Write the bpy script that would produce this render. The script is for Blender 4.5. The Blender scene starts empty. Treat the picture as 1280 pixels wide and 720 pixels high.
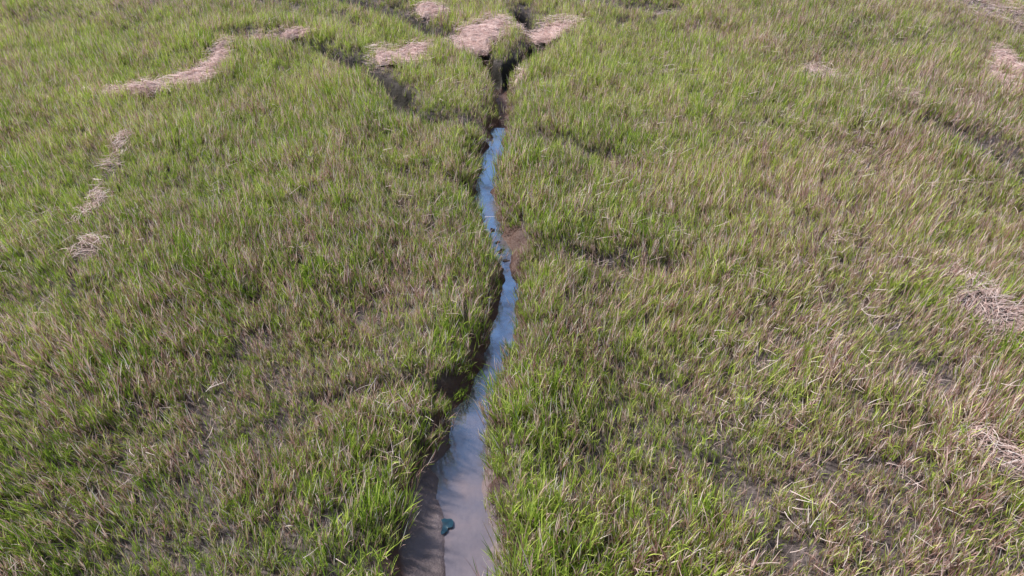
import bpy, math, random
import numpy as np
from mathutils import Vector, Matrix
random.seed(7); rng=np.random.default_rng(11)
sc=bpy.context.scene; C=sc.collection
# ------------------------------------------------------------ camera
H=9.5; PITCH=math.radians(38); F=865.0
cam=bpy.data.cameras.new('camera'); co=bpy.data.objects.new('camera',cam); C.objects.link(co)
co.location=(0,0,H); co.rotation_euler=(math.pi/2-PITCH,0,0)
cam.sensor_width=36; cam.lens=36*F/1280; cam.clip_end=5000; sc.camera=co
def at(px,py,z=0.0):
    u=(px-640)/F; v=(360-py)/F
    dx=u; dy=math.cos(PITCH)+v*math.sin(PITCH); dz=-math.sin(PITCH)+v*math.cos(PITCH)
    t=(z-H)/dz
    return (dx*t,dy*t,t)      # t = depth along the axis
# ------------------------------------------------------------ noise
def hsh(ix,iy,s):
    h=(ix.astype(np.int64)*374761393+iy.astype(np.int64)*668265263+s*982451653)&0xffffffff
    h=((h^(h>>13))*1274126177)&0xffffffff
    return ((h^(h>>16))&0xffffff)/float(0xffffff)
def vn(x,y,s=0):
    x=np.asarray(x,float); y=np.asarray(y,float)
    ix=np.floor(x); iy=np.floor(y); fx=x-ix; fy=y-iy
    fx=fx*fx*(3-2*fx); fy=fy*fy*(3-2*fy)
    a=hsh(ix,iy,s); b=hsh(ix+1,iy,s); c=hsh(ix,iy+1,s); d=hsh(ix+1,iy+1,s)
    return (a*(1-fx)+b*fx)*(1-fy)+(c*(1-fx)+d*fx)*fy
def fbm(x,y,s=0,o=4):
    r=0; a=.5; t=0
    for k in range(o):
        r=r+a*vn(x*2**k+17*k,y*2**k-9*k,s+k); t+=a; a*=.5
    return r/t
def sst(a,b,x):
    t=np.clip((x-a)/(b-a),0,1); return t*t*(3-2*t)
def mat_def(ells,z=.3):
    L=[]
    for (px,py,rx,ry,rot) in ells:
        x,y,t=at(px,py,z)
        a=math.radians(rot)
        x2,y2,_=at(px+rx*math.cos(a),py-rx*math.sin(a),z); x3,y3,_=at(px+ry*math.sin(a),py+ry*math.cos(a),z)
        A=np.array([[x2-x,x3-x],[y2-y,y3-y]]); L.append((x,y,np.linalg.inv(A),A))
    return L
def mfield(L,x,y,amp=1.5):
    f=np.full(np.shape(x),-9.0)
    nz=(fbm(x*1.1,y*1.1,55,4)-.5)*amp
    for (cx,cy,Ai,A) in L:
        u=Ai[0,0]*(x-cx)+Ai[0,1]*(y-cy); v=Ai[1,0]*(x-cx)+Ai[1,1]*(y-cy)
        f=np.maximum(f,1-(u*u+v*v))
    return f+nz*np.clip(f+1.5,0,1)
# ------------------------------------------------------------ channels
WL=-0.30
main_px=[(560,900,60),(562,770,48),(563,700,42),(565,650,37),(569,600,30),(580,560,22),(593,520,16),(606,480,13),(618,440,12),
 (632,400,11),(638,365,10),(634,335,10),(621,300,11),(611,270,12),(607,240,11),(613,210,8),(620,185,6),(626,160,4),(629,130,4),(624,104,6)]
def chan(pl,z,depth,bank,ext=None,soft=False):
    P=[]
    for (x,y,w) in pl:
        a=at(x,y,z); P.append((a[0],a[1],w*a[2]/F))
    if ext: P=ext+P
    return dict(P=P,depth=depth,bank=bank,soft=soft)
CH=[chan(main_px,WL,.42,.36,[(-2,-12,.9),(-1.2,-1,.7)]),
 chan([(624,104,7),(618,92,7),(602,78,8),(577,66,8),(550,53,9),(522,38,10),(485,25,10),(452,14,10),(415,3,10),(380,-8,10)],-.1,.85,.28),
 chan([(624,102,7),(640,88,8),(662,77,8),(678,64,8),(672,52,8),(656,40,7),(652,26,6)],-.1,.8,.28),
 chan([(512,150,8),(508,132,9),(482,108,9),(442,86,9),(400,68,9),(350,58,8),(300,54,7)],-.05,.75,.28),
 chan([(612,168,5),(570,164,6),(512,152,7)],-.05,.6,.3),
 chan([(1130,165,4),(1195,186,8),(1240,208,10),(1300,245,10),(1400,290,10)],-.05,.8,.28),
 chan([(690,-14,10),(712,6,10),(760,16,9),(840,26,5)],-.05,.75,.28),
 chan([(655,328,3),(700,331,4),(760,336,4),(840,345,2)],-.05,.32,.55,soft=True),
 chan([(640,195,3),(690,190,5),(750,205,5),(800,225,2)],-.05,.32,.55,soft=True),
 chan([(585,245,3),(540,240,4),(480,225,3)],-.05,.35,.5,soft=True),
 chan([(535,500,4),(500,495,5),(450,498,5),(400,505,2)],-.05,.28,.4,soft=True),
 chan([(900,600,8),(960,660,10),(990,720,10)],-.05,.22,.5,soft=True),
]
LUMP=mat_def([(648,312,10,34,-8)],WL)
SHELF=mat_def([(524,640,32,95,3),(518,720,38,70,0)],WL)
def carve(x,y):
    z=np.zeros_like(x); edge=np.full_like(x,9.0); em=np.full_like(x,9.0); es=np.full_like(x,9.); en=np.full_like(x,9.)
    wob=(fbm(x*1.6,y*1.6,31,4)-.5); wob2=(fbm(x*.9,y*.9,37,3)-.5)
    for i,c in enumerate(CH):
        best=np.full_like(x,99.0)
        for (x0,y0,w0),(x1,y1,w1) in zip(c['P'][:-1],c['P'][1:]):
            dx,dy=x1-x0,y1-y0; L=dx*dx+dy*dy+1e-9
            t=np.clip(((x-x0)*dx+(y-y0)*dy)/L,0,1)
            d=np.hypot(x-x0-t*dx,y-y0-t*dy)-(w0+(w1-w0)*t)
            best=np.minimum(best,d)
        best=best+wob*(.4 if i else .5)+(wob2*.35 if i==0 else 0)
        zz=-c['depth']*(1-sst(-.08,c['bank'],best))
        z=np.minimum(z,zz)
        if c['soft']: es=np.minimum(es,best)
        else: edge=np.minimum(edge,best)
        if i==0: em=best
        elif not c['soft']: en=np.minimum(en,best)
    return z,edge,em,es,en
def ground(x,y):
    c,e,em,es,en=carve(x,y)
    far=np.clip(1-(np.hypot(x,y)-50)/60,0,1)
    bed=1-sst(.0,.2,em)
    z=c+(fbm(x*.28,y*.28,3,3)-.5)*.6*far*sst(0,1.4,e)+(fbm(x*4,y*4,8,3)-.5)*.05
    z=z+.2*sst(.15,.7,e)*(1-sst(.9,2.4,e))
    z=z+bed*((fbm(x*2.2,y*3.2,13,4)-.55)*.2*sst(-.5,-.02,em)+(fbm(x*7,y*5,19,3)-.2)*.2*sst(-.2,.6,mfield(LUMP,x,y,1.)))
    z=z+bed*sst(-.5,.5,mfield(SHELF,x,y,1.4))*(.175+.10*(fbm(x*2.5,y*1.6,23,4)-.5))
    return z,e,em,es,en
# ------------------------------------------------------------ material helpers
def mat(name):
    m=bpy.data.materials.new(name); m.use_nodes=True; nt=m.node_tree
    nt.nodes.clear(); return m,nt
def N(nt,t,**k):
    n=nt.nodes.new(t)
    for a,b in k.items():
        if a.startswith('i_'):
            key=a[2:]; key=int(key) if key.isdigit() else key.replace('_',' ')
            n.inputs[key].default_value=b
        else: setattr(n,a,b)
    return n
def ramp(nt,fac,stops):
    r=nt.nodes.new('ShaderNodeValToRGB'); e=r.color_ramp.elements
    e[0].position=stops[0][0]; e[0].color=(*stops[0][1],1); e[1].position=stops[-1][0]; e[1].color=(*stops[-1][1],1)
    for p,c in stops[1:-1]:
        q=e.new(p); q.color=(*c,1)
    nt.links.new(fac,r.inputs[0]); return r.outputs[0]
def mixc(nt,f,a,b):
    m=nt.nodes.new('ShaderNodeMix'); m.data_type='RGBA'
    for s,v in ((0,f),(6,a),(7,b)):
        if hasattr(v,'links'): nt.links.new(v,m.inputs[s])
        else: m.inputs[s].default_value=v if s==0 else (*v,1)
    return m.outputs[2]
def mth(nt,op,a,b=None,clamp=False):
    m=nt.nodes.new('ShaderNodeMath'); m.operation=op; m.use_clamp=clamp
    for s,v in ((0,a),(1,b)):
        if v is None: continue
        if hasattr(v,'links'): nt.links.new(v,m.inputs[s])
        else: m.inputs[s].default_value=v
    return m.outputs[0]
def attr(nt,name,inst=False):
    a=nt.nodes.new('ShaderNodeAttribute'); a.attribute_name=name
    a.attribute_type='INSTANCER' if inst else 'GEOMETRY'; return a.outputs['Fac']
def leafshade(nt,col,trans=.3,rough=.55):
    p=N(nt,'ShaderNodeBsdfDiffuse')
    nt.links.new(col,p.inputs[0])
    t=N(nt,'ShaderNodeBsdfTranslucent'); nt.links.new(col,t.inputs[0])
    x=N(nt,'ShaderNodeMixShader'); x.inputs[0].default_value=trans
    nt.links.new(p.outputs[0],x.inputs[1]); nt.links.new(t.outputs[0],x.inputs[2])
    o=N(nt,'ShaderNodeOutputMaterial'); nt.links.new(x.outputs[0],o.inputs[0])
# grass
mg,nt=mat('marsh_grass_blades')
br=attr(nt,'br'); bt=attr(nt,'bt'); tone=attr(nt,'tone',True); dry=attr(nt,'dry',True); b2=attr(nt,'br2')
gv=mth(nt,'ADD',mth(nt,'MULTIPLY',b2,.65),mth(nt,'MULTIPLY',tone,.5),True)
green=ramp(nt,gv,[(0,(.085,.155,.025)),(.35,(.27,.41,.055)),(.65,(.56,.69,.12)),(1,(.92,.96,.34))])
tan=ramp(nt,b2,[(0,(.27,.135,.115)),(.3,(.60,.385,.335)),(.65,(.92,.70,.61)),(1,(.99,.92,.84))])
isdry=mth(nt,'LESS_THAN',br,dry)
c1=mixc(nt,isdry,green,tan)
basec=mixc(nt,mth(nt,'MULTIPLY',mth(nt,'SUBTRACT',.50,bt,True),2.1,True),c1,(.085,.065,.035))  # brown lower stems, darkened further to paint shade into the gaps
leafshade(nt,basec,.30)
# straw
def straw_mat(name,stops):
    m,nt=mat(name); b=attr(nt,'br2'); leafshade(nt,ramp(nt,b,stops),.15,.6); return m
ms=straw_mat('dry_straw',[(0,(.40,.25,.23)),(.4,(.72,.52,.47)),(.8,(.92,.73,.67)),(1,(.97,.86,.80))])
msg=straw_mat('loose_dead_stems',[(0,(.32,.20,.18)),(.4,(.60,.43,.38)),(.8,(.82,.66,.60)),(1,(.92,.82,.77))])
mb,nt=mat('matted_straw')
tc=N(nt,'ShaderNodeTexCoord'); mp=N(nt,'ShaderNodeMapping'); mp.inputs['Scale'].default_value=(3,22,8); mp.inputs['Rotation'].default_value=(0,0,.4)
nt.links.new(tc.outputs['Object'],mp.inputs[0]); n=N(nt,'ShaderNodeTexNoise',i_Scale=2.5,i_Detail=8.0); nt.links.new(mp.outputs[0],n.inputs[0])
c=ramp(nt,n.outputs[0],[(.3,(.24,.15,.135)),(.5,(.52,.37,.335)),(.7,(.74,.56,.51))])
p=N(nt,'ShaderNodeBsdfPrincipled',i_Roughness=.8); nt.links.new(c,p.inputs['Base Color'])
bp=N(nt,'ShaderNodeBump',i_Strength=.9,i_Distance=.04); nt.links.new(n.outputs[0],bp.inputs['Height']); nt.links.new(bp.outputs[0],p.inputs['Normal'])
o=N(nt,'ShaderNodeOutputMaterial'); nt.links.new(p.outputs[0],o.inputs[0])
# ground : mud with plant litter, wetter low in the creek
mgr,nt=mat('marsh_mud')
tc=N(nt,'ShaderNodeNewGeometry'); pos=tc.outputs['Position']
n1=N(nt,'ShaderNodeTexNoise',i_Scale=1.3,i_Detail=6.0); nt.links.new(pos,n1.inputs[0])
n2=N(nt,'ShaderNodeTexNoise',i_Scale=14.0,i_Detail=8.0,i_Roughness=.7); nt.links.new(pos,n2.inputs[0])
litter=ramp(nt,n2.outputs[0],[(.32,(.045,.034,.032)),(.5,(.11,.088,.085)),(.68,(.24,.195,.19))])
wet=attr(nt,'wet'); trench_shade=attr(nt,'trench_shade')
mudc=ramp(nt,n1.outputs[0],[(.3,(.06,.028,.02)),(.5,(.115,.055,.04)),(.7,(.17,.10,.08))])
mudc=mixc(nt,mth(nt,'MULTIPLY',n2.outputs[0],.6),mudc,(.05,.024,.017))
sxx=N(nt,'ShaderNodeSeparateXYZ'); nt.links.new(pos,sxx.inputs[0])
near=mth(nt,'MULTIPLY',mth(nt,'SUBTRACT',9.0,sxx.outputs[1]),.4,True)
flatz=mth(nt,'MULTIPLY',mth(nt,'SUBTRACT',-.08,sxx.outputs[2]),8.,True)
mudc=mixc(nt,mth(nt,'MULTIPLY',near,flatz),mudc,ramp(nt,n1.outputs[0],[(.35,(.15,.115,.12)),(.65,(.27,.21,.22))]))
fr=attr(nt,'far')
n3=N(nt,'ShaderNodeTexNoise',i_Scale=5.0,i_Detail=10.0,i_Roughness=.8); nt.links.new(pos,n3.inputs[0])
farc=ramp(nt,n3.outputs[0],[(.3,(.10,.12,.04)),(.5,(.2,.22,.08)),(.7,(.32,.30,.16))])
cc=mixc(nt,wet,litter,mudc); cc=mixc(nt,trench_shade,cc,(.018,.015,.010)); cc=mixc(nt,fr,cc,farc)  # shade of the side channels painted into the ground colour
p=N(nt,'ShaderNodeBsdfPrincipled'); nt.links.new(cc,p.inputs['Base Color'])
rr=mth(nt,'SUBTRACT',.75,mth(nt,'MULTIPLY',wet,.38)); nt.links.new(rr,p.inputs['Roughness'])
bp=N(nt,'ShaderNodeBump',i_Strength=.8,i_Distance=.05); nt.links.new(n2.outputs[0],bp.inputs['Height']); nt.links.new(bp.outputs[0],p.inputs['Normal'])
o=N(nt,'ShaderNodeOutputMaterial'); nt.links.new(p.outputs[0],o.inputs[0])
# water : thin silty film, smooth and mirror-like in places
mw,nt=mat('silty_water')
tc=N(nt,'ShaderNodeNewGeometry'); pos=tc.outputs['Position']
n1=N(nt,'ShaderNodeTexNoise',i_Scale=1.3,i_Detail=7.0,i_Roughness=.6); nt.links.new(pos,n1.inputs[0])
n2=N(nt,'ShaderNodeTexNoise',i_Scale=7.0,i_Detail=4.0); nt.links.new(pos,n2.inputs[0])
sx=N(nt,'ShaderNodeSeparateXYZ'); nt.links.new(pos,sx.inputs[0])
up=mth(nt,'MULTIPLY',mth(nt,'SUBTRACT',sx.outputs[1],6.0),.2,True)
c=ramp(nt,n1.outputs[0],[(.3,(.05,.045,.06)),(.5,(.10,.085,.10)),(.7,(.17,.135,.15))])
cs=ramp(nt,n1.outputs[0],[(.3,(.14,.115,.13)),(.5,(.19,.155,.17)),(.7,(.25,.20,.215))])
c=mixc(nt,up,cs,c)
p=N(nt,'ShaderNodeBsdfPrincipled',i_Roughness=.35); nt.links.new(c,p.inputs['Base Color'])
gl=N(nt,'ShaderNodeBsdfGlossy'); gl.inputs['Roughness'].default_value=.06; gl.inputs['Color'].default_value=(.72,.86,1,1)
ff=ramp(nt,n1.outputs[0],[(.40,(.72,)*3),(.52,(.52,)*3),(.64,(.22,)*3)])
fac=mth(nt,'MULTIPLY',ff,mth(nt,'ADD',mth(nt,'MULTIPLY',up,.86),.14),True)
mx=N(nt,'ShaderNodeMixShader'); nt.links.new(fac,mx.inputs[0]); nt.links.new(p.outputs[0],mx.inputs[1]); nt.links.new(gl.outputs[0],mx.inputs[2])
bp=N(nt,'ShaderNodeBump',i_Strength=.22,i_Distance=.03); nt.links.new(n2.outputs[0],bp.inputs['Height']); nt.links.new(bp.outputs[0],p.inputs['Normal']); nt.links.new(bp.outputs[0],gl.inputs['Normal'])
o=N(nt,'ShaderNodeOutputMaterial'); nt.links.new(mx.outputs[0],o.inputs[0])
def simple(name,a,b,sc_,rough,spec=.5,bump=.6):
    m,nt=mat(name); n=N(nt,'ShaderNodeTexNoise',i_Scale=sc_,i_Detail=6.0)
    tc=N(nt,'ShaderNodeTexCoord'); nt.links.new(tc.outputs['Object'],n.inputs[0])
    p=N(nt,'ShaderNodeBsdfPrincipled',i_Roughness=rough); p.inputs['Specular IOR Level'].default_value=spec
    nt.links.new(ramp(nt,n.outputs[0],[(.35,a),(.65,b)]),p.inputs['Base Color'])
    bp=N(nt,'ShaderNodeBump',i_Strength=bump,i_Distance=.01); nt.links.new(n.outputs[0],bp.inputs['Height']); nt.links.new(bp.outputs[0],p.inputs['Normal'])
    o=N(nt,'ShaderNodeOutputMaterial'); nt.links.new(p.outputs[0],o.inputs[0]); return m
mclod=simple('wet_mud_clod',(.03,.02,.015),(.09,.06,.045),18,.6)
mteal=simple('dark_teal',(.008,.032,.055),(.02,.075,.115),9,.3,.5,.05)
# ------------------------------------------------------------ mesh helper
def mesh(name,V,Fc,m,attrs={},smooth=False,parent=None,link=True):
    me=bpy.data.meshes.new(name); V=np.asarray(V,np.float32)
    me.vertices.add(len(V)); me.vertices.foreach_set('co',V.ravel())
    if Fc is not None and len(Fc):
        Fc=np.asarray(Fc,np.int32); k=Fc.shape[1]
        me.loops.add(Fc.size); me.loops.foreach_set('vertex_index',Fc.ravel())
        me.polygons.add(len(Fc)); me.polygons.foreach_set('loop_start',np.arange(0,Fc.size,k,dtype=np.int32))
        me.polygons.foreach_set('use_smooth',np.full(len(Fc),smooth))
    for k,v in attrs.items():
        v=np.asarray(v)
        if v.ndim==2: a=me.attributes.new(k,'FLOAT_VECTOR','POINT'); a.data.foreach_set('vector',v.astype(np.float32).ravel())
        elif v.dtype.kind=='i': a=me.attributes.new(k,'INT','POINT'); a.data.foreach_set('value',v.astype(np.int32))
        else: a=me.attributes.new(k,'FLOAT','POINT'); a.data.foreach_set('value',v.astype(np.float32))
    me.update(calc_edges=True); me.validate()
    if m: me.materials.append(m)
    ob=bpy.data.objects.new(name,me)
    if link: C.objects.link(ob)
    if parent: ob.parent=parent
    return ob
def tag(o,label=None,cat=None,group=None,kind=None):
    if label:o['label']=label
    if cat:o['category']=cat
    if group:o['group']=group
    if kind:o['kind']=kind
# ------------------------------------------------------------ ground sheet
def axis(pts):
    out=[]
    for a,b,s in pts: out+=list(np.arange(a,b,s))
    return np.array(out+[pts[-1][1]])
xs=axis([(-900,-300,100),(-300,-60,20),(-60,-36,2),(-36,-10,.3),(-10,-4,.14),(-4,3,.05),(3,10,.14),(10,40,.3),(40,60,2),(60,300,20),(300,900,100)])
ys=axis([(-300,-40,20),(-40,-4,2),(-4,4,.2),(4,30,.07),(30,46,.2),(46,60,.8),(60,300,20),(300,1500,100)])
X,Y=np.meshgrid(xs,ys); Xf=X.ravel(); Yf=Y.ravel()
Z,E,EM,ES,EN=ground(Xf,Yf)
nx,ny=len(xs),len(ys)
idx=np.arange(nx*ny).reshape(ny,nx)
Fq=np.stack([idx[:-1,:-1],idx[:-1,1:],idx[1:,1:],idx[1:,:-1]],-1).reshape(-1,4)
g=mesh('ground',np.stack([Xf,Yf,Z],1),Fq,mgr,{'wet':1-sst(.25,.75,EM),'trench_shade':(1-sst(.1,.5,E))*sst(.3,.5,EM),'far':sst(48,58,np.hypot(Xf,Yf))},True)
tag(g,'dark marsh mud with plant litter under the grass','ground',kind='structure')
# ------------------------------------------------------------ water ribbon
P=np.array(CH[0]['P'][:-2]); 
def resample(P,step=.15):
    out=[]
    for a,b in zip(P[:-1],P[1:]):
        n=max(1,int(np.hypot(*(b-a)[:2])/step))
        for k in range(n): out.append(a+(b-a)*k/n)
    out.append(P[-1]); return np.array(out)
R=resample(P)
T=np.gradient(R[:,:2],axis=0); T/=np.linalg.norm(T,axis=1)[:,None]; T=np.stack([np.convolve(np.pad(T[:,k],4,'edge'),np.ones(9)/9,'valid') for k in (0,1)],1)
Nn=np.stack([T[:,1],-T[:,0]],1); V=[];Fc=[]; M=9
for i,(r,n_) in enumerate(zip(R,Nn)):
    for k in range(M):
        s=(k/(M-1)*2-1)*(r[2]+.45); V.append((r[0]+n_[0]*s,r[1]+n_[1]*s,WL))
for i in range(len(R)-1):
    for k in range(M-1): a=i*M+k; Fc.append((a,a+1,a+M+1,a+M))
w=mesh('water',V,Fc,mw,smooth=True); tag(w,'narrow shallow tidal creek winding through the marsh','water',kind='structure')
# ------------------------------------------------------------ wrack mats
MATS=[ # label, ellipses(px,py,rx,ry,rot), density, kind(0 thick mat,1 loose), heading, z
 ('long curving streak of pale straw at the upper left, widest at its far end',[(138,114,30,6,3),(165,110,30,7,6),(195,105,28,8,8),(225,98,28,10,14),(255,86,26,12,30),(274,70,22,11,50)],260,0,.3,.32),
 ('thin pale straw line beside the far left side channel',[(310,46,30,4,0),(340,43,30,3,0),(372,42,26,3,0)],240,0,0,.30),
 ('oval straw mat left of the big one, nearest of the cluster by the channels',[(503,65,36,12,8)],240,0,.2,.32),
 ('largest pink straw mat, between the two far channel branches',[(580,50,20,9,10),(606,42,38,16,10)],260,0,.2,.38),
 ('straw mat right of the largest one, beside the right channel branch',[(692,37,30,10,4)],260,0,.1,.34),
 ('small straw mat beyond the others, near the top of the photo',[(540,16,22,6,-8)],220,0,.2,.3),
 ('narrow straw scrap beside the right channel branch, below the straw mats',[(659,94,18,4,25)],200,0,.5,.26),
 ('upper of two pink straw mats at the right edge',[(1266,76,28,10,-30)],260,0,-.5,.34),
 ('lower of two pink straw mats at the right edge, a slanting streak',[(1252,97,36,12,-38)],260,0,-.5,.34),
 ('small straw patch alone in the grass at the upper right',[(1028,88,28,9,-10)],200,1,-.2,.34),
 ('thin slanting straw scrap at the upper right, below the small patch',[(1134,126,26,8,-25)],190,1,-.4,.34),
 ('upright straw patch at the left, topmost of three in a column',[(154,180,10,18,-20),(142,204,15,9,40)],230,1,1.0,.32),
 ('ragged straw patch at the left, middle of three in a column',[(124,250,8,18,-20),(110,270,18,8,20)],230,1,1.2,.32),
 ('faint straw patch at the left, lowest of three in a column',[(114,314,24,9,30)],210,1,.4,.32),
 ('large loose tangle of dead stems at the right edge',[(1205,350,34,16,-50),(1225,385,44,24,-20),(1262,408,40,24,10)],210,1,-.3,.32),
 ('loose tangle of dead stems low at the right edge',[(1232,558,48,20,-25),(1268,582,30,15,0)],190,1,-.3,.3),
 ('broad brown dry patch in the top right corner',[(1235,8,50,12,-12),(1275,22,36,10,-20)],110,1,-.2,.34),
 ('faint pale straw streaks at the top, right of the channels',[(832,20,30,4,-8)],80,1,-.2,.3),
]
ML=[mat_def(m[1],m[5]) for m in MATS]
AMP=[2.6 if m[3] else 1.9 for m in MATS]
def ribbon_set(px_,py_,pz_,az,tilt,ln,wd,seg=2,bend=None):
    n=len(px_); Vs=[]; dx=np.cos(az)*np.cos(tilt); dy=np.sin(az)*np.cos(tilt); dz=np.sin(tilt)
    sx=-np.sin(az); sy=np.cos(az)
    if bend is None: bend=np.zeros(n)
    for k in range(seg+1):
        s=k/seg; off=bend*(s*s)*ln
        cx=px_+dx*ln*s+sx*off; cy=py_+dy*ln*s+sy*off; cz=pz_+dz*ln*s
        hw=wd*.5*(1-.5*s)
        rollz=hw*.35
        Vs.append(np.stack([cx-sx*hw,cy-sy*hw,cz-rollz],1)); Vs.append(np.stack([cx+sx*hw,cy+sy*hw,cz+rollz],1))
    V=np.stack(Vs,1).reshape(-1,3); b=(np.arange(n)*(2*(seg+1)))[:,None]
    Fs=np.concatenate([np.stack([b[:,0]+2*k,b[:,0]+2*k+1,b[:,0]+2*k+3,b[:,0]+2*k+2],1) for k in range(seg)])
    return V,Fs
for (lab,ells,dens,grey,head,z0),L,am in zip(MATS,ML,AMP):
    cx=np.mean([l[0] for l in L]); cy=np.mean([l[1] for l in L])
    root=bpy.data.objects.new('straw_mat',None); C.objects.link(root); root.location=(cx,cy,0); root.empty_display_size=.3
    tag(root,lab,'straw mat' if not grey else 'dead grass')
    ext=[np.abs(l[3]).sum(1) for l in L]
    x0=min(l[0]-e[0]*1.5 for l,e in zip(L,ext)); x1=max(l[0]+e[0]*1.5 for l,e in zip(L,ext))
    y0=min(l[1]-e[1]*1.5 for l,e in zip(L,ext)); y1=max(l[1]+e[1]*1.5 for l,e in zip(L,ext))
    if not grey:
        st=.07; gx=np.arange(x0,x1,st); gy=np.arange(y0,y1,st); GX,GY=np.meshgrid(gx,gy)
        f=mfield(L,GX,GY,am); f=f+max(0,.8-f.max()); gz=ground(GX.ravel(),GY.ravel())[0]; gz=gz.reshape(GX.shape)
        GZ=np.maximum(gz,-.12)+z0*sst(-.2,.8,f)-.05+(fbm(GX*3,GY*3,77,3)-.5)*.2
        ids=np.arange(GX.size).reshape(GX.shape)
        q=np.stack([ids[:-1,:-1],ids[:-1,1:],ids[1:,1:],ids[1:,:-1]],-1).reshape(-1,4)
        q=q[(f.ravel()[q]>.2).all(1)]
        if len(q):
            u,inv=np.unique(q,return_inverse=True)
            VV=np.stack([GX.ravel()-cx,GY.ravel()-cy,GZ.ravel()],1)[u]
            mesh('matted_base',VV,inv.reshape(-1,4),mb,smooth=True,parent=root)
    n=int((x1-x0)*(y1-y0)*dens*1.6)
    px_=rng.uniform(x0,x1,n); py_=rng.uniform(y0,y1,n); f=mfield(L,px_,py_,am); f=f+max(0,.8-f.max())
    k=rng.uniform(-.9,.75,n)<f; px_=px_[k];py_=py_[k];f=f[k]; n=len(px_)
    gz=np.maximum(ground(px_,py_)[0],-.12)
    pz=gz+(z0*np.maximum(sst(-.2,.8,f),.95*(rng.random(n)<.65)))+(fbm(px_*3,py_*3,77,3)-.5)*.2+rng.uniform(-.03,.05,n)
    if grey: pz+=rng.uniform(-.1,.1,n)
    az=head+(fbm(px_*1.2,py_*1.2,5,2)-.5)*4+rng.normal(0,.55,n)+np.pi*(rng.random(n)<.5)
    ln=rng.uniform(.2,.5,n)
    V,Fs=ribbon_set(px_-cx-np.cos(az)*ln*.5,py_-cy-np.sin(az)*ln*.5,pz,az,rng.normal(0,.10,n),ln,rng.uniform(.007,.015,n),2,rng.normal(0,.18,n))
    mesh('loose_straw',V,Fs,msg if grey else ms,{'br2':np.repeat(rng.random(n),6)},parent=root)
# ------------------------------------------------------------ plant variants (unlinked source meshes for the stuff)
def blade(acc,b,az,t0,t1,ln,wd,r1,r2,h0,seg=4,tw=0.,htot=.6):
    V,Fc,B1,B2,BT=acc; p=np.array(b,float); i0=len(V)
    for k in range(seg+1):
        s=k/seg; th=t0+(t1-t0)*s**1.3
        d=np.array([math.sin(th)*math.cos(az),math.sin(th)*math.sin(az),math.cos(th)])
        sd=np.array([-math.sin(az),math.cos(az),0])*math.cos(tw)+np.array([math.cos(az)*math.cos(th),math.sin(az)*math.cos(th),-math.sin(th)])*math.sin(tw)
        w=wd*.5*(1-s**2.2)*(.75+.25*min(1,s*4))+.0008
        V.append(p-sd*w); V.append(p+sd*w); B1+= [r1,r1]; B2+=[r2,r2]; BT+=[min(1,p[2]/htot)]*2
        if k: j=i0+2*(k-1); Fc.append((j,j+1,j+3,j+2))
        p=p+d*ln/seg
def make_tuft(seed,nplants,rad,hs,lean,wd,nl=(3,5)):
    rd=random.Random(seed); acc=([],[],[],[],[])
    for i in range(nplants):
        a=rd.uniform(0,6.28); r=rad*math.sqrt(rd.random()); bx,by=r*math.cos(a),r*math.sin(a)
        h=hs*rd.uniform(.5,1.35); az=rd.uniform(0,6.28); le=abs(rd.gauss(0,lean)); pr=rd.random()
        blade(acc,(bx,by,0),az,le,le*1.3,h*.8,.008,pr*.8+rd.random()*.2,rd.random(),0,2,rd.uniform(0,3),hs)
        for j in range(rd.randint(*nl)):
            s=rd.uniform(.15,.75); z=h*.75*s
            q=(bx+math.sin(le)*math.cos(az)*z,by+math.sin(le)*math.sin(az)*z,math.cos(le)*z)
            la=rd.uniform(0,6.28); t0=rd.uniform(.08,.32); t1=t0+rd.choice([.1,.2,.4,.7,1.3])*rd.uniform(.5,1.2)
            rr=min(1,max(0,pr+rd.gauss(0,.35)))
            blade(acc,q,la,t0,t1,h*rd.uniform(.4,.8),wd*rd.uniform(.6,1.3),rr,rd.random(),0,3,rd.uniform(-.7,.7),hs)
    V,Fc,B1,B2,BT=acc
    return mesh('grass_tuft',V,Fc,mg,{'br':np.array(B1),'br2':np.array(B2),'bt':np.array(BT)},link=False)
def make_dead(seed,n,ln):
    r=np.random.default_rng(seed); x=r.normal(0,.12,n); y=r.normal(0,.12,n)
    az=r.uniform(0,6.28,n); V,Fs=ribbon_set(x,y,np.full(n,.12)+r.uniform(-.1,.2,n),az,np.abs(r.normal(.3,.35,n)),r.uniform(.4,1.1,n)*ln,r.uniform(.006,.011,n),3,r.normal(0,.3,n))
    return mesh('dead_stems',V,Fs,msg,{'br2':np.repeat(r.random(n),8)},link=False)
tufts=[make_tuft(s,6,.18,.45,.12,.0118) for s in range(10)]
deads=[make_dead(s,6,.34) for s in range(5)]
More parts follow.
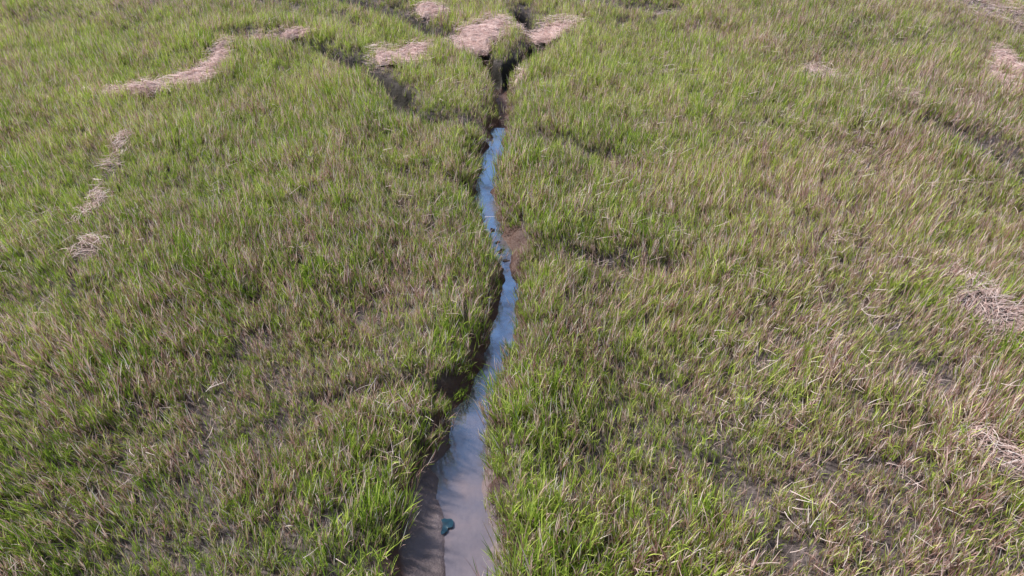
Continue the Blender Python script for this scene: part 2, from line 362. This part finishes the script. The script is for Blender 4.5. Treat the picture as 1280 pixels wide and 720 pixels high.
# ------------------------------------------------------------ scatter
def scatter(name,pts,rot,scl,vi,dry,tone,objs,label,cat):
    ob=mesh(name,pts,None,None,{'rot':rot,'scl':scl,'vi':vi,'dry':dry,'tone':tone})
    ng=bpy.data.node_groups.new(name,'GeometryNodeTree')
    ng.interface.new_socket('Geometry',in_out='INPUT',socket_type='NodeSocketGeometry'); ng.interface.new_socket('Geometry',in_out='OUTPUT',socket_type='NodeSocketGeometry')
    i=ng.nodes.new('NodeGroupInput'); o=ng.nodes.new('NodeGroupOutput')
    ip=ng.nodes.new('GeometryNodeInstanceOnPoints'); j=ng.nodes.new('GeometryNodeJoinGeometry')
    m2p=ng.nodes.new('GeometryNodeMeshToPoints')
    for q in objs:
        oi=ng.nodes.new('GeometryNodeObjectInfo'); oi.inputs['Object'].default_value=q; oi.inputs['As Instance'].default_value=True
        ng.links.new(oi.outputs['Geometry'],j.inputs[0])
    def na(n,t):
        a=ng.nodes.new('GeometryNodeInputNamedAttribute'); a.data_type=t; a.inputs['Name'].default_value=n; return a.outputs['Attribute']
    ng.links.new(i.outputs[0],m2p.inputs[0]); ng.links.new(m2p.outputs[0],ip.inputs['Points']); ng.links.new(j.outputs[0],ip.inputs['Instance'])
    ip.inputs['Pick Instance'].default_value=True
    ng.links.new(na('vi','INT'),ip.inputs['Instance Index']); ng.links.new(na('scl','FLOAT'),ip.inputs['Scale'])
    er=ng.nodes.new('FunctionNodeEulerToRotation'); ng.links.new(na('rot','FLOAT_VECTOR'),er.inputs[0]); ng.links.new(er.outputs[0],ip.inputs['Rotation'])
    ng.links.new(ip.outputs[0],o.inputs[0])
    md=ob.modifiers.new('scatter','NODES'); md.node_group=ng
    tag(ob,label,cat,kind='stuff'); return ob
def sample(dn,df,y1=48):
    out=[]
    for ya in np.arange(2,y1,1.0):
        hw=.82*max(ya,0)+5.5; d=dn+(df-dn)*sst(16,38,np.array(ya+.5)); n=int(2*hw*d)
        out.append(np.stack([rng.uniform(-hw,hw,n),rng.uniform(ya,ya+1,n)],1))
    return np.concatenate(out)
def allm(x,y):
    f=np.full_like(x,-9.0)
    for L,m,am in zip(ML,MATS,AMP):
        ff=mfield(L,x,y,am); ff=ff+max(0,.8-ff.max()); f=np.maximum(f,ff-(.25 if m[3] else .1))
    return f
bare=mat_def([(925,620,40,36,-50),(965,690,30,22,0),(440,503,50,7,-4)],0)
S=sample(74,38); x,y=S[:,0],S[:,1]
z,e,em,es,en=ground(x,y); mf=allm(x,y); bf=mfield(bare,x,y,2.4)
shelf=mfield(mat_def([(526,625,24,80,-10),(516,700,32,55,0),(650,310,8,30,-8)],-.1),x,y,2.)
prob=np.where(em<.8,sst(.05,.28,em),1)*sst(-.05,.15,e)*(1-sst(-.1,.4,mf))*(1-.7*sst(-.1,.5,bf))*(1-sst(.1,.6,shelf))*(.6+.4*sst(-.05,.2,es))
thin=fbm(x*.9,y*.9,91,3); prob*=.85+.15*sst(.3,.5,thin)
k=rng.random(len(x))<prob
x,y,z,e,em,es,en=[a[k] for a in (x,y,z,e,em,es,en)]; n=len(x)
right=sst(-2,7,x-.1*y)
dryf=fbm(x*.18+3,y*.18,21,4); dryf2=fbm(x*.8,y*.8,25,3)
dry=.42+.13*right+(dryf-.5)*.6+(dryf2-.5)*.55; dry-=.12*(1-sst(.2,1.6,em)); dry=np.clip(dry+rng.normal(0,.15,n),.08,.9)
tone=np.clip(.40+(fbm(x*.15,y*.15,61,3)-.5)*1.1+rng.normal(0,.2,n)+.25*sst(12,32,y),0,1)
hgt=.92+(fbm(x*.4,y*.4,41,3)-.5)*.8+(fbm(x*1.3,y*1.3,45,2)-.5)*.5
hgt*=.8+.34*sst(.1,.6,e)-.14*sst(.9,2,e); hgt*=.75+.25*sst(0,.6,es); hgt*=.76+.24*sst(.3,1.2,en)
scl=np.clip(hgt*rng.uniform(.7,1.25,n),.35,1.45)
ep=.1; ex=carve(x+ep,y)[1]; ey=carve(x,y+ep)[1]; gx=(ex-e)/ep; gy=(ey-e)/ep; gl=np.hypot(gx,gy)+1e-6
kb=(1-sst(.2,.6,em))*.3
lx=-gx/gl*kb+(fbm(x*.45,y*.45,101,3)-.5)*.45+rng.normal(0,.12,n)
ly=-gy/gl*kb+(fbm(x*.45,y*.45,111,3)-.5)*.45+rng.normal(0,.12,n)
def eul(lx,ly,yaw):
    c,s=np.cos(yaw),np.sin(yaw); ax=c*lx+s*ly; ay=-s*lx+c*ly
    return np.stack([-ay,ax,yaw],1)
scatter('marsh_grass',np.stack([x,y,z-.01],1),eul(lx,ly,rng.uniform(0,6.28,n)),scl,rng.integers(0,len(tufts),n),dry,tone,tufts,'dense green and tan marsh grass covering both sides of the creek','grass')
print('tufts',n)
S=sample(7,3.5); x,y=S[:,0],S[:,1]; z,e,em,es,en=ground(x,y); mf=allm(x,y); bf=mfield(bare,x,y)
prob=sst(.3,.6,e)*(1-sst(0,.3,mf))*np.clip(.15+sst(-2,7,x-.1*y)*.35+(fbm(x*.5,y*.5,201,3)-.5)*2.,0,1)*(1-.8*sst(-.4,.3,bf))
k=rng.random(len(x))<prob; x,y,z=x[k],y[k],z[k]; n=len(x)
scatter('dead_grass_stems',np.stack([x,y,z+rng.uniform(.08,.28,n)],1),eul(rng.normal(0,.2,n),rng.normal(0,.2,n),rng.uniform(0,6.28,n)),rng.uniform(.7,1.2,n),rng.integers(0,5,n),np.zeros(n),np.zeros(n),deads,'pale dead stems lodged among the living grass','dead grass')
# ------------------------------------------------------------ clods in the creek
import bmesh
def clod(px,py,s,sd,label,group):
    bm=bmesh.new(); bmesh.ops.create_icosphere(bm,subdivisions=3,radius=1); r=random.Random(sd); ph=[r.uniform(0,9) for _ in range(6)]
    for v in bm.verts:
        c=v.co; q=1+.35*math.sin(c.x*3+ph[0])*math.sin(c.y*3.3+ph[1])+.2*math.sin(c.z*6+ph[2]+c.x*5)+.16*math.sin(c.y*9+ph[3])+.1*math.sin(c.x*13+ph[4])
        v.co=Vector((c.x*q*1.5,c.y*q*.9,c.z*q*.22))*s
    me=bpy.data.meshes.new('mud_clod'); bm.to_mesh(me); bm.free(); me.materials.append(mclod)
    for p in me.polygons: p.use_smooth=True
    o=bpy.data.objects.new('mud_clod',me); C.objects.link(o); a=at(px,py,WL); o.location=(a[0],a[1],WL+.005); o.rotation_euler=(0,0,r.uniform(0,6))
    tag(o,label,'mud clod',group)
for i,(px,py,s) in enumerate([(616,288,.06),(622,303,.05),(626,314,.07),(632,326,.05)]):
    clod(px,py,s,i,'small dark mud clod in the creek at the bend where the water narrows','mud clods at the creek bend')
# flat dark teal patch in the mud, nature unknown
nu,nv=24,20; V=[];Fc=[]
for j in range(nv):
    for i in range(nu):
        u=i/(nu-1)*2-1; v=j/(nv-1)*2-1
        X0=u*math.sqrt(1-v*v*.5); Y0=v*math.sqrt(1-u*u*.5); th=math.atan2(Y0,X0)
        r=1+.25*math.sin(2*th+1)+.16*math.sin(3*th+2.2)+.07*math.sin(7*th)
        V.append((X0*r*.11,Y0*r*.14,.003*math.sin(u*4+v*2)))
for j in range(nv-1):
    for i in range(nu-1): a=j*nu+i; Fc.append((a,a+1,a+nu+1,a+nu))
a=at(556,658,WL); gzz=float(ground(np.array([a[0]]),np.array([a[1]]))[0][0])
o=mesh('teal_patch',V,Fc,mteal,smooth=True); o.location=(a[0],a[1],max(WL,gzz)+.025); o.rotation_euler=(0,0,.5)
tag(o,'small dark teal patch lying in the muddy shallows near the bottom of the photo','debris')
# ------------------------------------------------------------ light
sd=Vector((-.75,.35,0)).normalized(); el=math.radians(50); S_=Vector((sd.x*math.cos(el),sd.y*math.cos(el),math.sin(el)))
sl=bpy.data.lights.new('sun','SUN'); sl.energy=5; sl.angle=math.radians(5); sl.color=(1,.94,.87)
so=bpy.data.objects.new('sun',sl); C.objects.link(so); so.rotation_euler=(-S_).to_track_quat('-Z','Y').to_euler(); so.location=(0,0,20)
wd=bpy.data.worlds.new('World'); sc.world=wd; wd.use_nodes=True; nt=wd.node_tree; bg=nt.nodes['Background']
sk=nt.nodes.new('ShaderNodeTexSky'); sk.sky_type='NISHITA'; sk.sun_disc=False; sk.sun_elevation=el; sk.sun_rotation=math.atan2(S_.x,S_.y)
nt.links.new(sk.outputs[0],bg.inputs[0]); bg.inputs[1].default_value=.15
sc.view_settings.view_transform='Standard'; sc.view_settings.look='None'; sc.view_settings.exposure=0
